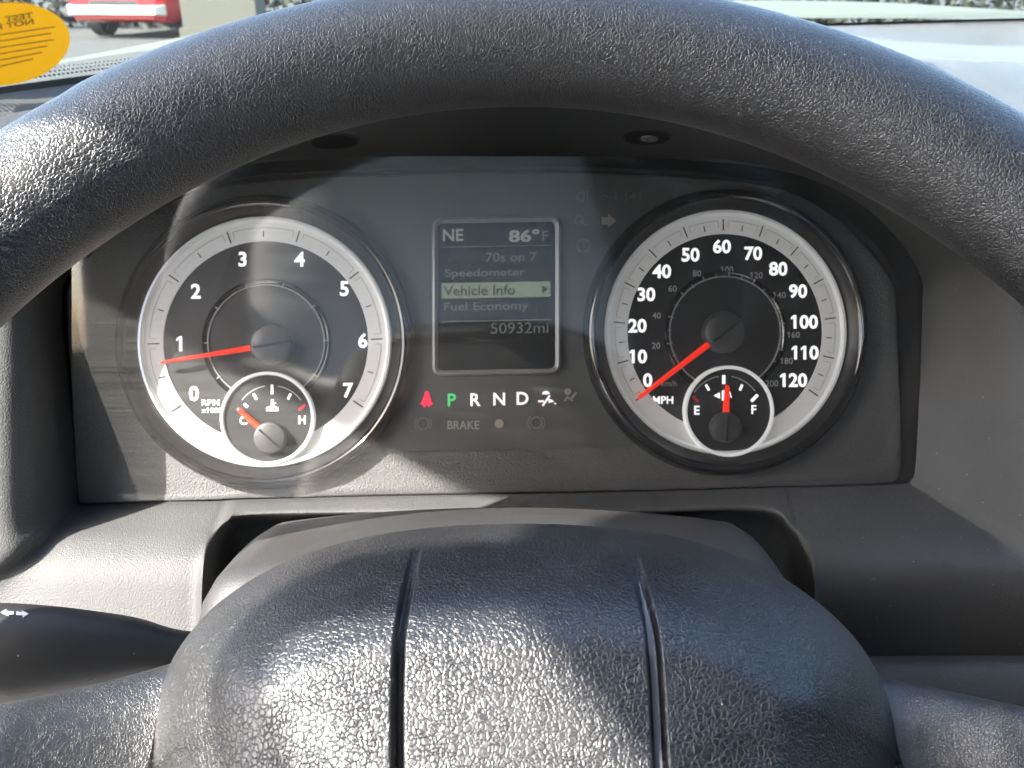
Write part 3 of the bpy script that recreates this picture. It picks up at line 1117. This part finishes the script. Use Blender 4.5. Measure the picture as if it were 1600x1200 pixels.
# ------------------------------------------------------------------ steering column shroud
cs = thing('steering_column_cover', 'smooth dark grey plastic cover of the steering column below the gauges', 'column cover', PX(775, 880, .30))
secs = []
for k in range(18):
    t = min(k / 12, 1)
    d = .392 + (.240 - .392) * t
    ztop = -.0530 + (.0110) * t + .004 * math.sin(math.pi * t)
    hw = .100 + (.078 - .100) * t
    if k > 12:                                # rounded nose that tucks in behind the hub
        an = (k - 12) / 5 * math.pi / 2
        d -= .011 * math.sin(an)
        ztop -= .016 * (1 - math.cos(an)) + (.06 if k == 17 else 0)
        hw -= .005 * (1 - math.cos(an))
    xc = -.002 - .001 * t
    pts = []
    for j in range(41):
        a = -1 + 2 * j / 40
        s_ = abs(a)
        # flat-ish top, rounded shoulders, steep sides
        if s_ < .62:
            x = a / .62 * hw * .86
            z = ztop - .005 * (s_ / .62) ** 2
        else:
            q_ = (s_ - .62) / .38
            x = math.copysign(hw * (.86 + .14 * math.sin(min(q_ * 2, 1) * math.pi / 2) + .10 * max(0, q_ - .5)), a)
            z = ztop - .005 - .016 * (1 - math.cos(min(q_ * 2, 1) * math.pi / 2)) - .10 * max(0, q_ - .5) * 2
        pts.append(Vector((xc + x, d, z)))
    secs += pts
mesh_obj('upper_shell', secs, grid_faces(18, 41), 'shroud_plastic', cs, 60)

# ------------------------------------------------------------------ turn signal stalk
st = thing('turn_signal_stalk', 'black tapered turn signal stalk with white arrows left of the steering hub', 'turn signal stalk', PX(285, 1005, .28))
v = []
stations = [(-260, 1030, 84, .262), (-120, 1028, 83, .264), (0, 1025, 80, .266), (80, 1022, 72, .267), (150, 1018, 60, .268), (210, 1015, 48, .269), (270, 1018, 34, .27), (330, 1020, 30, .275), (420, 1022, 30, .29)]
cts = catmull([Vector(s[:3]) for s in stations], False, 5)
dps = catmull([Vector((s[3], 0, 0)) for s in stations], False, 5)
for c, dd in zip(cts, dps):
    o = PX(c.x, c.y, dd.x)
    hh = c.z * dd.x / FPX
    for k in range(32):
        a = 2 * math.pi * k / 32
        cz, sz = math.cos(a), math.sin(a)
        cz = math.copysign(abs(cz) ** .8, cz)
        v.append(o + Vector((0, cz * hh * .85, sz * hh)))
f = grid_faces(len(cts), 32, cv=True)
f += [tuple(range(31, -1, -1)), tuple(range((len(cts) - 1) * 32, len(cts) * 32))]
lever = mesh_obj('lever', v, f, 'stalk_plastic', st, 50)
st_bvh = BVHTree.FromPolygons(v, f)


def on_stalk(x, y):
    d = Vector(((x - 800) / FPX, 1, (600 - y) / FPX)).normalized()
    l_, n_, _, _ = st_bvh.ray_cast(Vector(), d)
    return l_ - d * .0004 if l_ else PX(x, y, .25)


for pts in ([(1, 957), (10, 951.5), (9, 954.5), (21, 955.5), (22, 960.5), (11, 959.5), (14, 963)],
            [(45, 959), (33, 953), (35, 956), (26, 955.5), (25, 961), (36, 961.5), (35, 965)]):
    v = [on_stalk(x, y) for x, y in pts]
    mesh_obj('direction_arrow', v, [tuple(range(len(v)))], 'arrow_white', st)

# ------------------------------------------------------------------ steering wheel
TILT = 25.0
WC = Vector((.003, .1898, -.0638))
WX, WU, WN = Vector((1, 0, 0)), Vector((0, math.sin(R(TILT)), math.cos(R(TILT)))), Vector((0, -math.cos(R(TILT)), math.sin(R(TILT))))
W = lambda a, b, c: WC + WX * a + WU * b + WN * c
sw = thing('steering_wheel', 'black leather steering wheel with padded hub in front of the gauges', 'steering wheel', WC)
RAD = .178


def sstep(x, a, b):
    t = min(max((x - a) / (b - a), 0), 1)
    return t * t * (3 - 2 * t)


v = []
NT, NP = 540, 56
for i in range(NT):
    th = 2 * math.pi * i / NT               # from the top, clockwise
    deg = (math.degrees(th) + 180) % 360 - 180
    grip = .0012 * sstep(abs(deg), 12, 45) - .0006
    bumpo = .0016 * (1 - sstep(-deg, 37.2, 39.6)) if deg < 0 else .0016
    for k in range(NP):
        ph = 2 * math.pi * k / NP
        r = .0177 + grip
        ro, rc = r * math.cos(ph), r * 1.0 * math.sin(ph)
        if ro > 0:
            ro += bumpo * math.cos(ph) ** 2
        rr = RAD + ro
        v.append(W(rr * math.sin(th), rr * math.cos(th), rc))
mesh_obj('rim', v, grid_faces(NT, NP, cu=True, cv=True), 'rim_leather', sw, 80)


def px_wheel(px, py, c):
    """where a line of sight meets the wheel plane raised by c: wheel coordinates a, b"""
    d = Vector(((px - 800) / FPX, 1, (600 - py) / FPX))
    o = WC + WN * c
    p = d * (o.dot(WN) / d.dot(WN)) - WC
    return p.dot(WX), p.dot(WU)


C0 = -.030
outl = [(236, 1300), (238, 1200), (247, 1110), (265, 1040), (300, 985), (350, 935), (430, 885), (520, 852), (640, 828), (800, 818), (960, 825), (1080, 845), (1190, 885), (1270, 935), (1330, 990), (1368, 1045), (1390, 1100), (1402, 1180), (1406, 1300)]
oc = [Vector((*px_wheel(x, y, C0), 0)) for x, y in outl]
oc = [Vector((oc[0].x, -.12, 0))] + oc + [Vector((oc[-1].x, -.12, 0))]
oc = catmull(oc, False, 8)
OA = np.array([(p.x, p.y) for p in oc])
amin, amax = OA[:, 0].min(), OA[:, 0].max()


def dist_out(P):
    best = np.full(len(P), 9.)
    for (x0, y0), (x1, y1) in zip(OA, OA[1:]):
        d = np.array([x1 - x0, y1 - y0])
        l2 = d @ d + 1e-18
        t = np.clip(((P - [x0, y0]) @ d) / l2, 0, 1)
        q_ = P - ([x0, y0] + t[:, None] * d)
        best = np.minimum(best, np.hypot(q_[:, 0], q_[:, 1]))
    return best


gl = [px_wheel(x, y, .008) for x, y in ((634, 850), (627, 950), (624, 1000), (622, 1100), (623, 1200))]
gr = [px_wheel(x, y, .008) for x, y in ((1010, 880), (1014, 930), (1019, 980), (1025, 1080), (1030, 1200))]


def groove_a(g, b):
    bs = [p[1] for p in g][::-1]
    as_ = [p[0] for p in g][::-1]
    return np.interp(b, bs, as_)


# columns: dense near the two seams
aa = list(np.linspace(0, 1, 150))
aa = [amin + (amax - amin) * (.5 - .5 * math.cos(math.pi * t)) for t in aa]
for g in (gl, gr):
    a_m = g[-2][0]
    aa = [a for a in aa if abs(a - a_m) > .0052] + list(np.linspace(a_m - .005, a_m + .005, 44))
aa = sorted(aa)
top_of = lambda a: np.interp(a, OA[:, 0], OA[:, 1]) if True else 0
# outline as a function of a (monotone in a along the top)
order = np.argsort(OA[:, 0])
hub_v = []
NR = 130
rows = [(k / (NR - 1)) ** 1.6 for k in range(NR)]
P = []
for a in aa:
    # highest b on the outline at this a
    bt = -.12
    for (x0, y0), (x1, y1) in zip(OA, OA[1:]):
        if min(x0, x1) - 1e-9 <= a <= max(x0, x1) + 1e-9:
            t = 0 if abs(x1 - x0) < 1e-12 else (a - x0) / (x1 - x0)
            bt = max(bt, y0 + (y1 - y0) * t)
    for r in rows:
        P.append((a, bt + (-.12 - bt) * r))
P = np.array(P)
e = dist_out(P)
E0 = .037
tt = np.clip(e / E0, 0, 1)
hgt = C0 + .037 * (1 - (1 - tt) ** 1.75) + .0045 * (1 - np.exp(-np.maximum(e - .02, 0) / .03))
fade = np.clip((e - .006) / .022, 0, 1)
fade = fade * fade * (3 - 2 * fade)
for g, w_, dep in ((gl, .00085, .0034), (gr, .00100, .0030)):
    da = np.abs(P[:, 0] - groove_a(g, P[:, 1]))
    # rounded lips, steep walls, flat floor
    prof = np.clip((w_ * 1.75 - da) / (w_ * 1.0), 0, 1)
    prof = prof * prof * (3 - 2 * prof)
    hgt -= dep * prof * fade
hub_v = [W(p[0], p[1], h) for p, h in zip(P, hgt)]
na = len(aa)
hf = grid_faces(na, NR)
hub = mesh_obj('hub_cover', hub_v, hf, 'hub_leather', sw, 80)
H2d = hgt.reshape(na, NR)
P2d = P.reshape(na, NR, 2)
for g, w_, m_ in ((gl, .00045, 'shade_black'), (gr, .00062, 'channel_lit')):  # left strip coloured as shade in the groove, right strip as lit
    v = []
    bs = np.linspace(.026, -.115, 120)
    for b in bs:
        ac = groove_a(g, b)
        ia = int(np.argmin(np.abs(np.array(aa) - ac)))
        ib = int(np.argmin(np.abs(P2d[ia, :, 1] - b)))
        hh = H2d[ia, ib] + .0003
        lean = .0 if m_ == 'shade_black' else .0007
        ww = w_ * min(max((.026 - b) / .016, .02), 1)
        v += [W(ac - ww, b, hh), W(ac, b, hh + .0001), W(ac + ww, b, hh + lean * ww / w_)]
    mesh_obj('seam_channel', v, grid_faces(len(bs), 3), m_, hub, 60)


def spoke(sgn, tops):
    """tops: picture points along its upper edge, from the hub outwards"""
    v = []
    ab = [px_wheel(x, y, -.032 + .022 * sstep(i_ / 7, .22, .95)) for i_, (x, y) in enumerate(tops)]
    cen = catmull([Vector((a, b, 0)) for a, b in ab], False, 6)
    n_ = len(cen)
    for i, p in enumerate(cen):
        t = i / (n_ - 1)
        hb = .030 - .006 * t          # half height
        hc = .0125 + .001 * t
        c0 = -.043 + .030 * sstep(t, .22, .95)
        for k in range(36):
            an = 2 * math.pi * k / 36
            ca, sa = math.cos(an), math.sin(an)
            ca = math.copysign(abs(ca) ** .85, ca)
            sa = math.copysign(abs(sa) ** .75, sa)
            v.append(W(p.x, p.y - hb + sa * hb - .002, c0 + ca * hc))
    mesh_obj('spoke', v, grid_faces(n_, 36, cv=True), 'spoke_plastic', sw, 70)


spoke(-1, [(430, 985), (330, 992), (262, 1011), (180, 1036), (90, 1060), (0, 1080), (-150, 1102), (-330, 1115)])
spoke(1, [(1230, 1012), (1320, 1022), (1385, 1034), (1450, 1048), (1530, 1068), (1600, 1085), (1750, 1112), (1930, 1125)])

# ------------------------------------------------------------------ sticker on the windshield
sk_t = thing('oval_sticker', 'yellow oval sticker with dark printing on the windshield corner', 'sticker', on_glass(20, 120), dash=False)
ov = []
rot = R(-7)
for k in range(64):
    a = 2 * math.pi * k / 64
    x, y = 104 * math.cos(a), 64 * math.sin(a)
    ov.append((6 + x * math.cos(rot) - y * math.sin(rot), 69 + x * math.sin(rot) + y * math.cos(rot)))
v = [on_glass(x, y) for x, y in ov]
mesh_obj('backing', v, [tuple(range(64))], 'sticker_yellow', sk_t)


def on_st(x, y):
    p = on_glass(x, y)
    return p * (1 - .0012 / p.length)


for s, x, y, h, w_ in (('TEST', 30, 27, 9, 44), ('NOT F', 24, 38, 9, 58)):
    text('printing', s, x, y, h, 0, 'sticker_ink', sk_t, bold=.02, mirror=True, wpx=w_, fn=on_st, rot=-.16)
for k, (x0, x1, y) in enumerate(((-10, 86, 50), (-10, 80, 60), (-10, 84, 70), (-10, 74, 80), (-10, 66, 90), (-10, 52, 100))):
    pts = bar(x0, y + 6, x1, y - 8, 1.6)
    mesh_obj('print_line', [on_st(*p) for p in pts], [(0, 1, 2, 3)], 'sticker_ink', sk_t)

# ------------------------------------------------------------------ outside
G = -EYE.z
wface('ground', [[(-90, -40, G), (90, -40, G), (90, 160, G), (-90, 160, G)]], 'asphalt')
# truck's own hood
v = []
for i in range(21):
    for j in range(9):
        u, t = i / 20, j / 8
        x = -.62 + 2.0 * u
        crown = 1 - (2 * u - 1) ** 4
        y = 1.0 + .42 * (1 - (2 * u - 1) ** 2) * (1 - t) - .25 * (1 - crown) * (1 - t) + 1.55 * t
        z = -.108 + .050 * crown - .004 * t * t
        v.append(Vector((x, y, z)))
hd = mesh_obj('truck_hood', v, grid_faces(21, 9), 'truck_white', dash=False, smooth=60)
tag(hd, 'pale hood of the truck beyond the windshield edge', 'hood')

# red car parked ahead on the left, seen from its front corner
car = thing('parked_car', 'red car parked across the lot beyond the windshield', 'car', (-10.2, 25.5, G), dash=False)
CB = Vector((-10.2, 25.5, G))


def carp(name, verts, faces, m_, smooth=None, par=None):
    return mesh_obj(name, [CB + Matrix.Rotation(R(-10), 3, 'Z') @ (Vector(p) * 1.5) for p in verts], faces, m_, par or car, smooth)


def sect(y, pts):
    return [(x, y, z) for x, z in pts] + [(-x, y, z) for x, z in reversed(pts)]


body = []
for y, hw, zb, zs, zt in ((0, .78, .32, .62, .86), (.12, .90, .26, .70, .98), (.9, .93, .26, .78, 1.06), (1.5, .93, .26, .80, 1.12), (2.6, .93, .26, .82, 1.14), (4.0, .92, .28, .84, 1.14), (4.55, .86, .36, .80, 1.06)):
    body += sect(y, [(hw * .9, zb), (hw, zb + .16), (hw, zs), (hw * .94, zt), (hw * .5, zt + .05)])
f = grid_faces(7, 10, cv=True) + [tuple(range(10)), tuple(range(69, 59, -1))]
carp('body', body, f, 'car_red', 40)
cabv = []
for y, hw, z0, z1 in ((1.35, .84, 1.08, 1.12), (2.1, .70, 1.08, 1.62), (3.2, .70, 1.08, 1.66), (4.2, .78, 1.08, 1.14)):
    cabv += sect(y, [(hw + .06, z0), (hw, z1)])
carp('cabin_glass', cabv, grid_faces(4, 4, cv=True) + [(0, 1, 2, 3), (15, 14, 13, 12)], 'car_dark')
carp('grille', [(-.45, -.02, .45), (.45, -.02, .45), (.45, .0, .62), (-.45, .0, .62)], [(0, 1, 2, 3)], 'car_dark')
carp('bumper', sect(-.10, [(.80, .40), (.80, .52)]) + sect(.06, [(.92, .38), (.92, .55)]), grid_faces(2, 4, cv=True) + [(0, 1, 2, 3), (7, 6, 5, 4)], 'chrome_pale')
for sx in (-1, 1):
    carp('headlight', [(sx * .5, -.01, .66), (sx * .84, .06, .68), (sx * .86, .10, .82), (sx * .5, .0, .80)], [(0, 1, 2, 3)], 'chrome_pale')
    for y in (.95, 3.7):
        vv = []
        for k in range(28):
            a = 2 * math.pi * k / 28
            for dx, r in ((-.1, .26), (-.11, .33), (.11, .33), (.11, .24)):
                vv.append((sx * .84 + dx * sx, y + r * math.cos(a), .33 + r * math.sin(a)))
        wh = carp('wheel', vv, grid_faces(28, 4, cu=True), 'tyre', 40)
        carp('hub_cap', [(sx * .955, y + .24 * math.cos(2 * math.pi * k / 20), .33 + .24 * math.sin(2 * math.pi * k / 20)) for k in range(20)], [tuple(range(20))], 'wheel_metal', None, wh)

# pale stucco pier and a clipped hedge behind the cars
bp = thing('stucco_pier', 'pale cream stucco pier beyond the red car', 'pier', (-7.4, 24, G), dash=False)


def box(x0, x1, y0, y1, z0, z1):
    v = [Vector((x, y, z)) for z in (z0, z1) for x, y in ((x0, y0), (x1, y0), (x1, y1), (x0, y1))]
    return v, [(0, 1, 2, 3), (4, 7, 6, 5), (0, 4, 5, 1), (1, 5, 6, 2), (2, 6, 7, 3), (3, 7, 4, 0)]


mesh_obj('shaft', *box(-8.0, -6.2, 24, 25, G, G + 3.2), 'stucco', bp)
mesh_obj('plinth', *box(-8.08, -6.12, 23.93, 25.07, G + .004, G + .35), 'stucco', bp)
hv, hfc = [], []
rg = random.Random(3)
for k in range(5200):
    c = Vector((rg.uniform(-34, 16), 31 + rg.uniform(-.8, .8), G + rg.uniform(0, 1.5) + rg.gauss(0, .06)))
    a, b = Vector((rg.gauss(0, 1), rg.gauss(0, 1), rg.gauss(0, 1))).normalized(), Vector((rg.gauss(0, 1), rg.gauss(0, 1), rg.gauss(0, 1)))
    b = (b - a * b.dot(a)).normalized()
    s = rg.uniform(.12, .26)
    k0 = len(hv)
    hv += [c - a * s, c + b * s * .6, c + a * s, c - b * s * .6]
    hfc.append((k0, k0 + 1, k0 + 2, k0 + 3))
hg = mesh_obj('hedge', hv, hfc, 'foliage', dash=False)
tag(hg, 'grey green hedge along the far edge of the lot', 'hedge', kind='stuff')
